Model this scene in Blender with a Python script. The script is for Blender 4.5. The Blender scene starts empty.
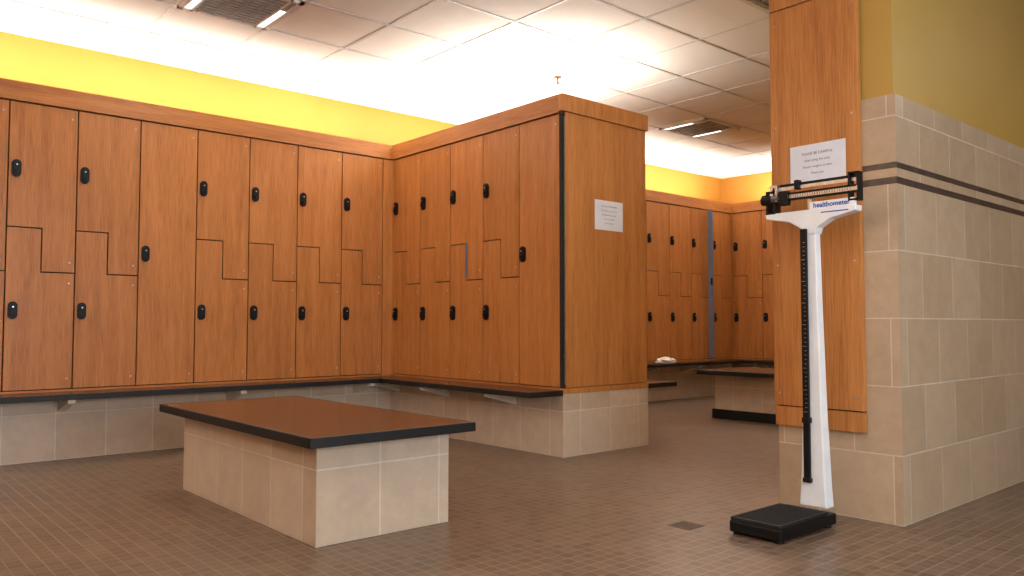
import bpy, bmesh, math, random
from mathutils import Vector, Matrix
random.seed(4)
S=bpy.context.scene
COL=bpy.context.collection
try:
    S.view_settings.view_transform='Standard'
    S.view_settings.look='None'
except Exception: pass

# ------------------------------------------------------------ materials
def srgb(r,g,b):
    f=lambda c:(c/255/12.92) if c/255<=0.04045 else ((c/255+0.055)/1.055)**2.4
    return (f(r),f(g),f(b),1)
def newmat(name,color=(0.5,0.5,0.5,1),rough=0.5,metal=0.0,spec=0.5):
    m=bpy.data.materials.new(name); m.use_nodes=True
    b=m.node_tree.nodes['Principled BSDF']
    b.inputs['Base Color'].default_value=color
    b.inputs['Roughness'].default_value=rough
    b.inputs['Metallic'].default_value=metal
    if 'Specular IOR Level' in b.inputs: b.inputs['Specular IOR Level'].default_value=spec
    return m,m.node_tree.nodes,m.node_tree.links,b
def noisy(name,c1,c2,scale=8,rough=0.5,metal=0,spec=0.5,bump=0.0):
    m,n,l,b=newmat(name,c1,rough,metal,spec)
    tc=n.new('ShaderNodeTexCoord'); nz=n.new('ShaderNodeTexNoise'); nz.inputs['Scale'].default_value=scale
    nz.inputs['Detail'].default_value=6
    r=n.new('ShaderNodeValToRGB'); r.color_ramp.elements[0].color=c1; r.color_ramp.elements[1].color=c2
    r.color_ramp.elements[0].position=.3; r.color_ramp.elements[1].position=.7
    l.new(tc.outputs['Object'],nz.inputs['Vector']); l.new(nz.outputs['Fac'],r.inputs['Fac']); l.new(r.outputs['Color'],b.inputs['Base Color'])
    if bump:
        bp=n.new('ShaderNodeBump'); bp.inputs['Strength'].default_value=bump; bp.inputs['Distance'].default_value=.002
        l.new(nz.outputs['Fac'],bp.inputs['Height']); l.new(bp.outputs['Normal'],b.inputs['Normal'])
    return m
def wood(name,dark,mid,light,rough=.42,vertical=True,vary=.10):
    m,n,l,b=newmat(name,mid,rough,0,.35)
    tc=n.new('ShaderNodeTexCoord'); oi=n.new('ShaderNodeObjectInfo')
    add=n.new('ShaderNodeVectorMath'); add.operation='ADD'
    comb=n.new('ShaderNodeCombineXYZ')
    mul=n.new('ShaderNodeMath'); mul.operation='MULTIPLY'; mul.inputs[1].default_value=37
    l.new(oi.outputs['Random'],mul.inputs[0])
    l.new(mul.outputs[0],comb.inputs[0]); l.new(mul.outputs[0],comb.inputs[2])
    l.new(tc.outputs['Object'],add.inputs[0]); l.new(comb.outputs[0],add.inputs[1])
    mp=n.new('ShaderNodeMapping')
    mp.inputs['Scale'].default_value=(16,16,1.0) if vertical else (1.0,16,16)
    l.new(add.outputs[0],mp.inputs['Vector'])
    n1=n.new('ShaderNodeTexNoise'); n1.inputs['Scale'].default_value=1.0; n1.inputs['Detail'].default_value=8; n1.inputs['Roughness'].default_value=.6
    n1.inputs['Distortion'].default_value=.4
    l.new(mp.outputs[0],n1.inputs['Vector'])
    mp2=n.new('ShaderNodeMapping'); mp2.inputs['Scale'].default_value=(190,190,7) if vertical else (7,190,190)
    l.new(add.outputs[0],mp2.inputs['Vector'])
    n2=n.new('ShaderNodeTexNoise'); n2.inputs['Scale'].default_value=1.0; n2.inputs['Detail'].default_value=3
    l.new(mp2.outputs[0],n2.inputs['Vector'])
    mix=n.new('ShaderNodeMath'); mix.operation='MULTIPLY_ADD'; mix.inputs[1].default_value=.5
    l.new(n2.outputs['Fac'],mix.inputs[0])
    m2=n.new('ShaderNodeMath'); m2.operation='MULTIPLY'; m2.inputs[1].default_value=.5; l.new(n1.outputs['Fac'],m2.inputs[0])
    l.new(m2.outputs[0],mix.inputs[2])
    r=n.new('ShaderNodeValToRGB'); e=r.color_ramp.elements
    e[0].position=.36; e[0].color=dark; e[1].position=.62; e[1].color=light
    x=e.new(.49); x.color=mid
    l.new(mix.outputs[0],r.inputs['Fac'])
    hsv=n.new('ShaderNodeHueSaturation')
    mr=n.new('ShaderNodeMapRange'); mr.inputs['To Min'].default_value=1-vary/2; mr.inputs['To Max'].default_value=1+vary/2
    l.new(oi.outputs['Random'],mr.inputs['Value']); l.new(mr.outputs[0],hsv.inputs['Value'])
    l.new(r.outputs['Color'],hsv.inputs['Color']); l.new(hsv.outputs[0],b.inputs['Base Color'])
    return m
def tile(name,c1,c2,grout,w,h,mortar,offset,rough,bump=.3,noise_scale=6,noise_amt=.25,spec=.5):
    m,n,l,b=newmat(name,c1,rough,0,spec)
    uv=n.new('ShaderNodeUVMap'); uv.uv_map='UVMap'
    br=n.new('ShaderNodeTexBrick'); br.offset=offset; br.offset_frequency=2; br.squash=1; br.squash_frequency=2
    br.inputs['Scale'].default_value=1; br.inputs['Brick Width'].default_value=w; br.inputs['Row Height'].default_value=h
    br.inputs['Mortar Size'].default_value=mortar; br.inputs['Mortar Smooth'].default_value=.15; br.inputs['Bias'].default_value=0
    br.inputs['Color1'].default_value=c1; br.inputs['Color2'].default_value=c2; br.inputs['Mortar'].default_value=grout
    l.new(uv.outputs[0],br.inputs['Vector'])
    tc=n.new('ShaderNodeTexCoord'); nz=n.new('ShaderNodeTexNoise'); nz.inputs['Scale'].default_value=noise_scale; nz.inputs['Detail'].default_value=8; nz.inputs['Roughness'].default_value=.7
    l.new(tc.outputs['Object'],nz.inputs['Vector'])
    mr=n.new('ShaderNodeMapRange'); mr.inputs['From Min'].default_value=.25; mr.inputs['From Max'].default_value=.75
    mr.inputs['To Min'].default_value=1-noise_amt/2; mr.inputs['To Max'].default_value=1+noise_amt/2
    l.new(nz.outputs['Fac'],mr.inputs['Value'])
    hsv=n.new('ShaderNodeHueSaturation'); l.new(mr.outputs[0],hsv.inputs['Value']); l.new(br.outputs['Color'],hsv.inputs['Color'])
    l.new(hsv.outputs[0],b.inputs['Base Color'])
    bp=n.new('ShaderNodeBump'); bp.invert=True; bp.inputs['Strength'].default_value=bump; bp.inputs['Distance'].default_value=.003
    l.new(br.outputs['Fac'],bp.inputs['Height']); l.new(bp.outputs['Normal'],b.inputs['Normal'])
    return m
def emis(name,c,s):
    m=bpy.data.materials.new(name); m.use_nodes=True; n=m.node_tree.nodes; n.clear()
    e=n.new('ShaderNodeEmission'); e.inputs[0].default_value=c; e.inputs[1].default_value=s
    o=n.new('ShaderNodeOutputMaterial'); m.node_tree.links.new(e.outputs[0],o.inputs[0]); return m

M_door=wood('wood_laminate_door',srgb(150,93,46),srgb(173,111,57),srgb(187,125,70))
M_panel=wood('wood_laminate_panel',srgb(160,101,52),srgb(182,120,63),srgb(196,134,76),vary=.05)
M_fascia=wood('wood_laminate_fascia',srgb(148,92,48),srgb(170,109,57),srgb(184,123,69),vertical=False,vary=.05)
M_top=wood('bench_laminate',srgb(76,48,30),srgb(88,56,36),srgb(98,64,42),rough=.25,vertical=False,vary=.02)
M_black=noisy('black_rubber_edge',srgb(9,9,13),srgb(14,14,19),20,.55)
M_dark=noisy('dark_carcass',srgb(20,13,10),srgb(30,20,15),5,.8)
M_handle=noisy('black_plastic',srgb(6,6,7),srgb(11,11,13),30,.5,spec=.3)
M_metal=noisy('brushed_metal',srgb(170,172,176),srgb(200,200,204),40,.3,.9)
M_white=noisy('white_enamel',srgb(226,232,238),srgb(238,242,246),10,.3)
M_paper=noisy('paper',srgb(216,222,234),srgb(226,232,243),10,.7)
M_ink=noisy('ink',srgb(80,82,90),srgb(95,95,104),30,.8)
M_blue=noisy('blue_print',srgb(20,70,170),srgb(26,80,185),30,.5)
M_mat=noisy('ribbed_rubber_mat',srgb(14,14,16),srgb(26,26,28),60,.6,bump=.5)
M_yellow=noisy('yellow_paint',srgb(178,124,44),srgb(183,129,49),3,.6,bump=.05)
M_yellow_shaded=noisy('yellow_paint_shaded',srgb(178,144,68),srgb(183,149,73),3,.45,bump=.05)  # same yellow paint as the other walls; its weaker light is put into the colour
M_wtile=tile('beige_wall_tile',srgb(202,184,163),srgb(188,168,145),srgb(216,208,198),.31,.31,.003,0,.35,.4,9,.26)
M_ptile=tile('beige_partition_tile',srgb(186,164,138),srgb(173,150,123),srgb(204,192,175),.36,.31,.003,.5,.35,.4,9,.26)
M_stripe=noisy('dark_stripe_tile',srgb(58,50,46),srgb(84,72,64),30,.3)
M_floor=tile('mosaic_floor_tile',srgb(122,98,78),srgb(96,76,60),srgb(138,123,107),.057,.057,.003,0,.34,.4,1.2,.3)
M_ceil=tile('ceiling_tile',srgb(240,241,243),srgb(236,238,240),srgb(225,225,225),.61,.61,.0001,0,.9,.0,60,.05,.1)
M_grid=noisy('ceiling_grid_metal',srgb(212,213,216),srgb(220,221,223),10,.5)
M_grey=noisy('grey_grille',srgb(150,156,164),srgb(165,170,178),20,.5)
M_greyback=noisy('grey_plenum',srgb(60,64,70),srgb(72,76,82),20,.6)
M_bluegrey=noisy('bluegrey_metal',srgb(96,104,124),srgb(110,118,136),10,.5)
M_tube=emis('fluorescent_glow',(1,.97,.9,1),3)
M_towel=noisy('white_towel',srgb(215,212,205),srgb(235,232,226),40,.95,bump=.6)
M_int=noisy('drain_metal',srgb(78,60,46),srgb(100,80,62),80,.5,.2)
M_door_paint=noisy('window_frame_paint',srgb(220,220,220),srgb(228,228,228),10,.5)
M_bracket=noisy('bracket_paint',srgb(215,206,190),srgb(224,216,200),10,.5)

# ------------------------------------------------------------ geometry helpers
def finish(bm,name,mats,parent=None,loc=(0,0,0),rot=(0,0,0),bevel=0,smooth=False,recalc=True):
    if recalc: bmesh.ops.recalc_face_normals(bm,faces=bm.faces[:])
    uvl=bm.loops.layers.uv.get('UVMap') or bm.loops.layers.uv.new('UVMap')
    for f in bm.faces:
        nrm=f.normal; a=[abs(c) for c in nrm]
        for lp in f.loops:
            c=lp.vert.co
            if a[2]>=a[0] and a[2]>=a[1]: lp[uvl].uv=(c.x,c.y)
            elif a[0]>=a[1]: lp[uvl].uv=(c.y,c.z)
            else: lp[uvl].uv=(c.x,c.z)
        f.smooth=smooth
    me=bpy.data.meshes.new(name); bm.to_mesh(me); bm.free()
    if not isinstance(mats,(list,tuple)): mats=[mats]
    for m in mats: me.materials.append(m)
    ob=bpy.data.objects.new(name,me); COL.objects.link(ob)
    ob.location=loc; ob.rotation_euler=rot
    if parent: ob.parent=parent
    if bevel:
        md=ob.modifiers.new('bevel','BEVEL'); md.width=bevel; md.segments=2; md.limit_method='ANGLE'
    return ob
def addbox(bm,x0,x1,y0,y1,z0,z1,mi=0):
    vs=[bm.verts.new((x,y,z)) for x in (x0,x1) for y in (y0,y1) for z in (z0,z1)]
    fs=[(0,1,3,2),(4,6,7,5),(0,4,5,1),(2,3,7,6),(0,2,6,4),(1,5,7,3)]
    for f in fs:
        ff=bm.faces.new([vs[i] for i in f]); ff.material_index=mi
def box(name,x0,x1,y0,y1,z0,z1,mat,parent=None,bevel=0):
    bm=bmesh.new(); addbox(bm,x0,x1,y0,y1,z0,z1); return finish(bm,name,mat,parent,bevel=bevel)
def boxes(name,lst,mat,parent=None,bevel=0):
    bm=bmesh.new()
    for b in lst: addbox(bm,*b)
    return finish(bm,name,mat,parent,bevel=bevel)
def addprism(bm,pts,y0,y1,mi=0):
    """pts in (x,z); extruded along y"""
    a=[bm.verts.new((p[0],y0,p[1])) for p in pts]; b=[bm.verts.new((p[0],y1,p[1])) for p in pts]
    n=len(pts)
    f=bm.faces.new(a); f.material_index=mi
    f=bm.faces.new(b[::-1]); f.material_index=mi
    for i in range(n):
        f=bm.faces.new([a[i],b[i],b[(i+1)%n],a[(i+1)%n]]); f.material_index=mi
def addcyl(bm,c,r,h,axis='z',seg=20,mi=0,r2=None):
    rot={'z':Matrix(),'y':Matrix.Rotation(math.pi/2,4,'X'),'x':Matrix.Rotation(math.pi/2,4,'Y')}[axis]
    g=bmesh.ops.create_cone(bm,cap_ends=True,segments=seg,radius1=r,radius2=r if r2 is None else r2,depth=h,matrix=Matrix.Translation(c)@rot)
    for v in g['verts']:
        for f in v.link_faces: f.material_index=mi
def empty(name,loc=(0,0,0),rz=0):
    e=bpy.data.objects.new(name,None); COL.objects.link(e); e.location=loc; e.rotation_euler=(0,0,rz); e.empty_display_size=.2
    return e

ZB,ZT,ZTOP=.47,2.368,2.50
STEP_HI,STEP_LO=1.54,1.25
def capsule(cx,cz,w,h,n=8):
    r=w/2; pts=[]
    for i in range(n+1):
        a=math.pi*i/n; pts.append((cx+r*math.cos(a),cz+(h/2-r)+r*math.sin(a)))
    for i in range(n+1):
        a=math.pi+math.pi*i/n; pts.append((cx+r*math.cos(a),cz-(h/2-r)+r*math.sin(a)))
    return pts
def bank(name,loc,rz,widths,full=(),depth=.42,filler=0,fill0=0):
    """local x along the face, local -y is out to the room, y=0 is the face of the doors"""
    e=empty(name,loc,rz); L=sum(widths)+filler
    boxes('carcass',[(-fill0,L,.022,depth,ZB-.03,ZT+.02)],M_dark,e)
    boxes('top_fascia',[(-fill0,L,-.012,.022,ZT+.005,ZTOP),(-fill0,L,.022,depth,ZT+.02,ZT+.035)],M_fascia,e)
    boxes('bottom_rail',[(-fill0,L,-.002,.022,ZB-.03,ZB-.002)],M_fascia,e)
    if filler: box('filler_panel',L-filler+.003,L,0,.022,ZB,ZT,M_panel,e)
    if fill0: box('filler_panel',-fill0,-.003,0,.022,ZB,ZT,M_panel,e)
    x=0; g=.004
    hb=bmesh.new()
    for i,w in enumerate(widths):
        a,b=x+g,x+w-g; m=x+w*.5
        def hand(z):
            addprism(hb,capsule(x+.046,z,.054,.115),-.014,.0)
            addprism(hb,capsule(x+.046,z,.036,.092),-.022,-.014)
            addcyl(hb,(x+.046,-.026,z-.018),.011,.012,'y',14,0)
            addcyl(hb,(x+.046,-.024,z+.022),.005,.006,'y',12,1)
        def screws(z0,z1):
            for z in (z0+.07,z1-.07):
                addcyl(hb,(x+w-.035,-.001,z),.0055,.004,'y',10,1)
        if i in full:
            bm=bmesh.new(); addprism(bm,[(a,ZB+g),(b,ZB+g),(b,ZT-g),(a,ZT-g)],0,.02)
            finish(bm,'door_full',M_door,e,bevel=.0015); hand(1.41); screws(ZB,ZT)
        else:
            bm=bmesh.new(); addprism(bm,[(a,ZT-g),(b,ZT-g),(b,STEP_LO+g),(m+g,STEP_LO+g),(m+g,STEP_HI+g),(a,STEP_HI+g)],0,.02)
            finish(bm,'door_upper',M_door,e,bevel=.0015)
            bm=bmesh.new(); addprism(bm,[(a,ZB+g),(b,ZB+g),(b,STEP_LO-g),(m-g,STEP_LO-g),(m-g,STEP_HI-g),(a,STEP_HI-g)],0,.02)
            finish(bm,'door_lower',M_door,e,bevel=.0015)
            hand(1.925); hand(.995); screws(STEP_LO,ZT); screws(ZB,STEP_LO)
        x+=w
    finish(hb,'latches',[M_handle,M_metal],e)
    return e

X1,X2,Y1,Y2=3.86,4.76,6.05,3.90
XF=9.12; YW=6.50; ZC=2.95
# ------------------------------------------------------------ room shell
box('floor',-3,11,-3,7,-.05,0,M_floor)
box('ceiling',-3,11,-3,7,ZC,ZC+.08,M_ceil)
box('wall_back',-3,11,YW,YW+.15,0,ZC,M_yellow)
box('wall_far',XF+.45,XF+.6,-3,YW,0,ZC,M_yellow)
box('wall_left',-3,-2.85,-3,YW,0,ZC,M_yellow)
box('wall_front',-2.85,XF+.45,-3,-2.85,0,ZC,M_yellow_shaded)
# ceiling T-grid
gx0=1.69; gy0=4.62; st=.61
lst=[]
i=-8
while gx0+i*st<11:
    x=gx0+i*st
    if -2.8<x<XF+.44: lst.append((x-.011,x+.011,-2.8,YW-.001,ZC-.005,ZC-.0005))
    i+=1
i=-13
while gy0+i*st<YW:
    y=gy0+i*st
    if y>-2.8: lst.append((-2.8,XF+.44,y-.011,y+.011,ZC-.006,ZC-.0007))
    i+=1
boxes('trim_ceiling_grid',lst,M_grid)

# ------------------------------------------------------------ lockers
LA=3.76; startA=LA-.405*16
bank('locker_bank',(startA,Y1,0),0,[.405]*16,full=(11,3,7),depth=.44,filler=X1-LA+.02)
wB=(Y1-.02-Y2-.03)/5
isl=bank('locker_island',(X1,Y1-.02,0),-math.pi/2,[wB]*5,full=(4,),depth=.44,fill0=.03)
def par(ob,e):
    ob.parent=e; bpy.context.view_layer.update(); ob.matrix_parent_inverse=e.matrix_world.inverted(); return ob
par(box('end_panel',X1+.03,X2-.01,Y2,Y2+.028,ZB,ZT+.01,M_panel,bevel=.002),isl)
par(box('end_fascia',X1-.012,X2+.012,Y2-.012,Y2+.03,ZT+.012,ZTOP,M_panel,bevel=.002),isl)
par(box('end_rail',X1,X2,Y2-.003,Y2+.03,ZB-.04,ZB-.004,M_panel,bevel=.001),isl)
par(box('corner_strip',X1+.0,X1+.026,Y2+.004,Y2+.03,ZB,ZT,M_dark),isl)
par(box('corner_hinge',X1+.018,X1+.026,Y2-.001,Y2+.004,ZB+.02,ZT-.02,M_metal),isl)
par(box('door_edge_trim',X1-.016,X1-.001,4.965,4.973,1.27,1.54,M_bluegrey),isl)
par(box('divider',X1+.44,X2-.44,Y2+.03,YW-.02,ZB-.03,ZT+.02,M_dark),isl)
bank('locker_bank',(X2,Y2+.03,0),math.pi/2,[wB]*5,full=(0,),depth=.44)
wC=(XF-X2-.02)/10
bank('locker_bank',(X2+.01,Y1,0),0,[wC]*10,full=(4,),depth=.44)
wD=.43
bank('locker_bank',(XF,Y1-.02,0),-math.pi/2,[wD]*9,full=(5,),depth=.44,fill0=.03)
# ajar blue-grey door on the far bank
e=empty('open_locker_door',(8.55,Y1-.028,0))
bm=bmesh.new(); addbox(bm,0,.02,-.075,0,ZB+.01,ZT-.01); finish(bm,'door_leaf',M_bluegrey,e,bevel=.002)
bm=bmesh.new(); addprism(bm,capsule(.0,1.45,.03,.09),-.07,-.05); finish(bm,'latch',M_handle,e)

# tiled plinths
box('baseboard_back',-2.85,X1-.001,Y1+.01,YW-.001,0,ZB-.031,M_wtile)
box('baseboard_island',X1,X2,Y2+.001,YW-.001,0,ZB-.041,M_wtile)
box('baseboard_alcove',X2+.001,XF+.009,Y1+.01,YW-.001,0,ZB-.031,M_wtile)
box('baseboard_far',XF+.01,XF+.449,2.19,YW-.001,0,ZB-.031,M_wtile)

# ------------------------------------------------------------ wall benches
def wall_bench(name,loc,rz,L,P=.30,br=(),x0=0):
    e=empty(name,loc,rz); z=.455
    box('seat',x0,L,-P+.012,0,z-.03,z,M_top,e)
    box('edge',x0,L,-P,-P+.012,z-.036,z+.001,M_black,e,bevel=.002)
    box('edge_end',L-.0005,L+.011,-P,-.001,z-.036,z+.001,M_black,e)
    bm=bmesh.new()
    for x in br:
        pts=[(-.002,z-.03),(-P+.03,z-.03),(-P+.03,z-.06),(-.05,z-.12),(-.002,z-.13)]
        a=[bm.verts.new((x-.022,p[0],p[1])) for p in pts]; c=[bm.verts.new((x+.022,p[0],p[1])) for p in pts]
        bm.faces.new(a); bm.faces.new(c[::-1])
        for k in range(5): bm.faces.new([a[k],c[k],c[(k+1)%5],a[(k+1)%5]])
    finish(bm,'brackets',M_bracket,e)
    return e
wall_bench('wall_bench',(-2.6,Y1-.004,0),0,X1-.30+2.6-.02,br=[2.6+v for v in (-2.1,-1.0,.13,1.27,2.41,3.5)])
wall_bench('wall_bench',(X1-.004,Y1-.006,0),-math.pi/2,Y1-Y2-.01,br=(.12,.85,1.65))
e=wall_bench('wall_bench',(X2+.004,Y2+.02,0),math.pi/2,Y1-Y2-.05-.3,P=.36,br=(.3,1.,1.6))
par(box('edge_near',X2+.004,X2+.364,Y2+.009,Y2+.02,.421,.456,M_black),e)
wall_bench('wall_bench',(X2+.37,Y1-.004,0),0,XF-X2-.37-.32,br=(.5,1.3,2.1,2.9,3.5))
wall_bench('wall_bench',(XF-.004,Y1-.006,0),-math.pi/2,3.6,br=(.5,1.4,2.3,3.2))

# ------------------------------------------------------------ centre benches
def centre_bench(x0,x1,y0,y1,bx0,bx1,by0,by1,H=.463,kick=False):
    e=empty('tiled_bench',((x0+x1)/2,(y0+y1)/2,0))
    cx,cy=e.location.x,e.location.y
    box('tile_base',bx0-cx,bx1-cx,by0-cy,by1-cy,0,H-.038,M_wtile,e,bevel=.003)
    box('top_surface',x0-cx+.014,x1-cx-.014,y0-cy+.014,y1-cy-.014,H-.038,H,M_top,e)
    X0,X1_,Y0,Y1_=x0-cx,x1-cx,y0-cy,y1-cy; t=.014
    boxes('edging',[(X0,X1_,Y0,Y0+t,H-.04,H+.001),(X0,X1_,Y1_-t,Y1_,H-.04,H+.001),(X0,X0+t,Y0+t,Y1_-t,H-.04,H+.001),(X1_-t,X1_,Y0+t,Y1_-t,H-.04,H+.001)],M_black,e,bevel=.003)
    if kick: box('kick_strip',bx0-cx-.02,bx1-cx+.02,by0-cy-.02,by1-cy+.02,0,.09,M_black,e,bevel=.003)
    return e
centre_bench(1.45,2.26,2.84,4.62,1.555,2.22,2.99,4.53)
centre_bench(-.52,.27,1.77,3.55,-.42,.17,1.92,3.46)
centre_bench(6.47,7.28,2.85,4.7,6.62,7.16,2.95,4.6,kick=True)

# ------------------------------------------------------------ partition + pillar
PX,PY0,PY1=3.70,1.58,2.19
box('wall_partition',PX+.012,XF+.45,PY0+.012,PY1-.012,0,ZC,M_yellow_shaded)
YS=1.738
boxes('wall_partition_tile',[(PX,XF+.449,PY0,PY0+.012,0,1.545),(PX,PX+.012,PY0+.012,PY1,0,.40),(PX,PX+.012,PY0+.012,YS,.40,1.545),
   (PX,XF+.449,PY0,PY0+.012,1.645,1.96),(PX,PX+.012,PY0+.012,YS,1.645,1.96),
   (PX,XF+.449,PY0,PY0+.012,1.577,1.617),(PX,PX+.012,PY0+.012,YS,1.577,1.617)],M_ptile)
boxes('trim_stripe',[(PX,XF+.449,PY0,PY0+.012,1.545,1.577),(PX,PX+.012,PY0+.012,YS,1.545,1.577),
   (PX,XF+.449,PY0,PY0+.012,1.617,1.645),(PX,PX+.012,PY0+.012,YS,1.617,1.645)],M_stripe)
e=empty('wood_pillar_panel',(PX,1.965,0))
box('panel_main',-.035,-.001,-.23,.225,.50,2.50,M_panel,e,bevel=.002)
box('panel_upper',-.035,-.001,-.23,.225,2.506,ZC-.01,M_panel,e,bevel=.002)
box('panel_foot',-.028,-.001,-.23,.225,.40,.494,M_panel,e,bevel=.002)
box('panel_shadow_gap',-.02,-.0005,-.215,.21,.45,2.6,M_dark,e)
box('side_cladding',0,.3,.226,.239,.40,ZC-.01,M_panel,e)
bm=bmesh.new()
for z in (.56,1.2,1.9,2.42):
    for y in (-.2,.195): addcyl(bm,(-.036,y,z),.005,.004,'x',12)
finish(bm,'screws',M_metal,e)

# ------------------------------------------------------------ paper notices
def notice(name,loc,rz,w,h,lines,size):
    e=empty(name,loc,rz)
    box('sheet',-w/2,w/2,-.002,0,-h/2,h/2,M_paper,e)
    for i,(t,s) in enumerate(lines):
        c=bpy.data.curves.new('line','FONT'); c.body=t; c.size=s; c.align_x='CENTER'
        o=bpy.data.objects.new('line_%d'%i,c); COL.objects.link(o); o.parent=e
        o.location=(0,-.0026,h/2-size*(i+1.6)); o.rotation_euler=(math.pi/2,0,0); c.materials.append(M_ink)
notice('paper_notice',(4.33,Y2-.001,1.69),0,.30,.215,[('NOTICE TO MEMBERS',.017),('Please remove your lock and',.014),('belongings after each visit.',.014),('Items left overnight',.014),('will be removed.',.014)],.03)
notice('paper_notice',(PX-.036,1.94,1.685),-math.pi/2,.285,.20,[('PLEASE BE CAREFUL',.018),('when using the scale.',.016),('Return weights to zero',.016),('Thank you',.016)],.032)

# ------------------------------------------------------------ physician scale
e=empty('physician_scale',(3.5,1.885,0))
def sx(x): return x-3.5
def sy(y): return y-1.885
bm=bmesh.new()
addbox(bm,sx(3.0),sx(3.47),sy(1.775),sy(2.02),.012,.062); finish(bm,'base',M_handle,e,bevel=.008)
bm=bmesh.new()
addbox(bm,sx(3.005),sx(3.40),sy(1.78),sy(2.015),.062,.076)
for k in range(16):
    y=sy(1.795)+k*.0135; addbox(bm,sx(3.02),sx(3.385),y,y+.006,.076,.079)
finish(bm,'platform_mat',M_mat,e,bevel=.003)
bm=bmesh.new()
for x in (3.03,3.43):
    for y in (1.80,1.995): addcyl(bm,(sx(x),sy(y),.007),.018,.014)
finish(bm,'feet',M_handle,e)
bm=bmesh.new()
prof=[(.07,.066,.035),(.16,.06,.034),(.5,.046,.03),(1.0,.034,.026),(1.34,.028,.024)]
rings=[]
for z,w,d in prof:
    rings.append([bm.verts.new((sg*d,sh*w,z)) for sg,sh in ((-1,-1),(1,-1),(1,1),(-1,1))])
for a,b_ in zip(rings,rings[1:]):
    for k in range(4): bm.faces.new([a[k],a[(k+1)%4],b_[(k+1)%4],b_[k]])
bm.faces.new(rings[0]); bm.faces.new(rings[-1][::-1])
finish(bm,'column',M_white,e,bevel=.006)
bm=bmesh.new(); addbox(bm,-.052,-.036,.004,.034,.2,1.345); finish(bm,'height_rod',M_handle,e,bevel=.002)
bm=bmesh.new()
for k in range(40):
    addbox(bm,-.0535,-.0515,.01,.01+(.018 if k%5==0 else .009),.5+k*.02,.5+k*.02+.002)
finish(bm,'rod_marks',M_metal,e)
bm=bmesh.new(); addbox(bm,-.056,-.03,.0,.038,.45,.475); addbox(bm,-.056,-.03,.0,.038,.18,.2); finish(bm,'rod_collar',M_handle,e,bevel=.002)
bm=bmesh.new()
pts=[(-.225,1.435),(.225,1.435),(.222,1.41),(.10,1.385),(.04,1.35),(.03,1.32),(-.03,1.32),(-.04,1.35),(-.10,1.385),(-.222,1.41)]
K=len(pts)
a=[bm.verts.new((-.03,p[0],p[1])) for p in pts]; c=[bm.verts.new((.03,p[0],p[1])) for p in pts]
bm.faces.new(a); bm.faces.new(c[::-1])
for k in range(K): bm.faces.new([a[k],c[k],c[(k+1)%K],a[(k+1)%K]])
finish(bm,'yoke',M_white,e,bevel=.004)
bm=bmesh.new(); addbox(bm,-.024,.0,-.215,.0,1.43,1.47); finish(bm,'name_plate',M_white,e,bevel=.003)
c=bpy.data.curves.new('t','FONT'); c.body='healthometer'; c.size=.032; c.align_x='CENTER'; c.extrude=.0003; c.offset=.0005
o=bpy.data.objects.new('plate_lettering',c); COL.objects.link(o); o.parent=e; o.location=(-.0252,-.108,1.442); o.rotation_euler=(math.pi/2,0,-math.pi/2); c.materials.append(M_blue)
bm=bmesh.new(); addbox(bm,-.0312,-.0302,-.19,-.06,1.413,1.418); finish(bm,'blue_line',M_blue,e)
bm=bmesh.new()
addbox(bm,-.03,.02,.17,.185,1.43,1.56); addbox(bm,-.03,.02,.21,.222,1.43,1.54); addbox(bm,-.03,.02,.17,.222,1.53,1.545); addbox(bm,-.03,.02,.17,.222,1.43,1.44)
addbox(bm,-.026,.02,-.235,-.225,1.46,1.585); addbox(bm,-.026,.02,-.195,-.186,1.46,1.585); addbox(bm,-.026,.02,-.235,-.186,1.577,1.585); addbox(bm,-.026,.02,-.235,-.186,1.455,1.464)
finish(bm,'beam_brackets',M_handle,e,bevel=.002)
bm=bmesh.new()
addbox(bm,-.028,-.022,-.23,.2,1.50,1.520); finish(bm,'lower_beam',M_metal,e)
bm=bmesh.new()
addbox(bm,-.006,.0,-.23,.2,1.545,1.566); addbox(bm,-.03,.004,.16,.2,1.49,1.57); finish(bm,'upper_beam',M_metal,e)
bm=bmesh.new()
addbox(bm,-.029,-.0215,-.225,.16,1.516,1.526); addbox(bm,-.007,.001,-.225,.16,1.560,1.573)
for k in range(30): addbox(bm,-.0288,-.0278,-.2+k*.012,-.1975+k*.012,1.503,1.514)
addbox(bm,-.03,-.02,-.225,.16,1.488,1.498)
finish(bm,'beam_notches',M_handle,e)
bm=bmesh.new()
addbox(bm,-.045,-.008,.10,.145,1.468,1.535); addbox(bm,-.02,.012,.055,.078,1.54,1.585); addcyl(bm,(-.028,.215,1.50),.022,.05,'y'); addcyl(bm,(-.012,.235,1.52),.012,.03,'y')
finish(bm,'poise_weights',M_handle,e,bevel=.003)
bm=bmesh.new(); addcyl(bm,(-.028,.18,1.508),.012,.05,'y',16); addbox(bm,-.02,.0,-.01,.01,1.43,1.50); finish(bm,'pivot',M_metal,e)

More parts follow.
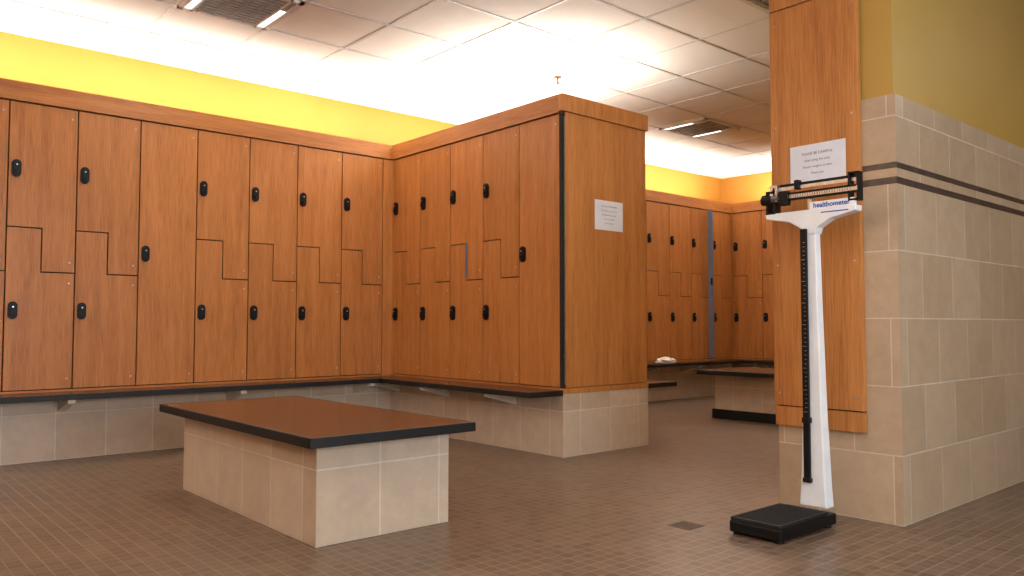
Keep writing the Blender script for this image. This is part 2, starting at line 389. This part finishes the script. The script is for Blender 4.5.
# ------------------------------------------------------------ small things
e=empty('floor_drain',(2.98,2.23,0))
bm=bmesh.new(); addbox(bm,-.06,.06,-.06,.06,0,.002); finish(bm,'plate',M_int,e)
bm=bmesh.new()
for k in range(6): addbox(bm,-.045,.045,-.05+k*.018,-.045+k*.018,.002,.003)
finish(bm,'slots',M_handle,e)
e=empty('ceiling_sprinkler',(4.58,4.68,ZC))
bm=bmesh.new(); addcyl(bm,(0,0,-.004),.035,.008); addcyl(bm,(0,0,-.03),.008,.05); addcyl(bm,(0,0,-.058),.018,.004); addcyl(bm,(0,0,-.045),.012,.006)
finish(bm,'sprinkler_head',M_int,e)
bm=bmesh.new(); bmesh.ops.create_icosphere(bm,subdivisions=4,radius=1)
from mathutils import noise
for v in bm.verts:
    d=1+.35*noise.noise(v.co*2.3)+.15*noise.noise(v.co*6)
    v.co=Vector((v.co.x*.14*d,v.co.y*.08*d,max(0,.02+v.co.z*.045*d)))
finish(bm,'towel',M_towel,None,loc=(7.5,5.88,.457),smooth=True)

# ------------------------------------------------------------ ceiling light / diffuser units
def troffer(cx,cy):
    e=empty('ceiling_light_diffuser',(cx,cy,ZC)); h=.295
    boxes('frame',[(-h,h,-h,-h+.03,-.02,-.006),(-h,h,h-.03,h,-.02,-.006),(-h,-h+.03,-h,h,-.02,-.006),(h-.03,h,-h,h,-.02,-.006),(-h+.075,-h+.09,-h,h,-.02,-.006),(h-.09,h-.075,-h,h,-.02,-.006)],M_grid,e)
    boxes('strip_housing',[(-h+.03,-h+.075,-h+.03,h-.03,-.0105,-.0085),(h-.075,h-.03,-h+.03,h-.03,-.0105,-.0085)],M_grey,e)
    boxes('glow_strip',[(-h+.03,-h+.072,-.08,h-.04,-.016,-.011),(h-.072,h-.03,-.08,h-.04,-.016,-.011)],M_tube,e)
    l=[(-h+.09,h-.09,-h+.03+k*.045,-h+.05+k*.045,-.02,-.008) for k in range(12)]
    l+=[(-h+.11+k*.1,-h+.122+k*.1,-h+.02,h-.02,-.02,-.008) for k in range(0,4)]
    boxes('grille_louvres',l,M_grey,e)
    box('grille_back',-h+.09,h-.09,-h+.02,h-.02,-.0085,-.0065,M_greyback,e)
    return e
cells=[(1.69,4.62),(1.69+8*st,4.62),(1.69+4*st,4.62-4*st),(1.69-4*st,4.62-2*st),(1.69,4.62-6*st),(1.69+8*st,4.62-3*st),(1.69+3*st,4.62-9*st),(1.69+7*st,4.62-8*st),(1.69-3*st,4.62-8*st)]
def area(name,loc,rot,sx_,sy_,power,col,spread=math.pi):
    L=bpy.data.lights.new(name,'AREA'); L.shape='RECTANGLE'; L.size=sx_; L.size_y=sy_; L.energy=power; L.color=col; L.spread=spread
    o=bpy.data.objects.new(name,L); COL.objects.link(o); o.location=loc; o.rotation_euler=rot; return o
warm=(1,.89,.74); neutral=(1,.95,.87)
for i,(x,y) in enumerate(cells):
    troffer(x+st/2,y+st/2)
    area('troffer_lamp',(x+st/2,y+st/2,ZC-.025),(0,0,0),.5,.5,11,neutral)
def cove(cx,cy,lx,ly,p,z=ZT+.035,col=warm):
    e=empty('cove_light',(cx,cy,z))
    box('batten',-lx/2,lx/2,-ly/2,ly/2,0,.03,M_grid,e)
    area('cove_lamp',(cx,cy,z+.04),(math.pi,0,0),lx,ly,p,col)
cove(.5,Y1+.13,6.2,.1,92)
cove(7.0,Y1+.13,3.9,.1,66)
cove(4.05,5.1,.1,2.0,40)
cove(4.57,5.1,.1,2.0,40)
cove(XF+.13,4.2,.1,3.4,62)
# unseen shelf and uplight on the left wall, added to brighten the ceiling
box('added_uplight_shelf_left',-2.85,-2.55,-2.5,5.9,2.15,2.19,M_panel)
cove(-2.7,1.7,.2,7.5,190,z=2.19,col=(1,.95,.90))
e=empty('window_1',(1.2,-2.85,1.6))
boxes('window_frame',[(-1.5,1.5,0,.05,-.8,-.74),(-1.5,1.5,0,.05,.74,.8),(-1.5,-1.44,0,.05,-.74,.74),(1.44,1.5,0,.05,-.74,.74),(-.03,.03,0,.05,-.74,.74)],M_door_paint,e)
box('window_glass',-1.44,1.44,.0,.01,-.74,.74,emis('daylight_sky',(.75,.87,1,1),2.0),e)
area('daylight',(1.2,-2.7,1.6),(math.radians(108),0,0),2.8,1.4,190,(.90,.95,1))  # lamp of the unseen window, tilted upward to brighten the ceiling

w=bpy.data.worlds.new('world'); S.world=w; w.use_nodes=True
w.node_tree.nodes['Background'].inputs[0].default_value=(.8,.85,1,1); w.node_tree.nodes['Background'].inputs[1].default_value=.1

# ------------------------------------------------------------ camera
cd=bpy.data.cameras.new('camera'); cam=bpy.data.objects.new('camera',cd); COL.objects.link(cam)
cam.location=(0,0,.9); cam.rotation_euler=(math.radians(90+2.636),0,math.radians(48.93-90))
cd.sensor_width=36; cd.lens=801*36/1024; cd.clip_start=.05
S.camera=cam
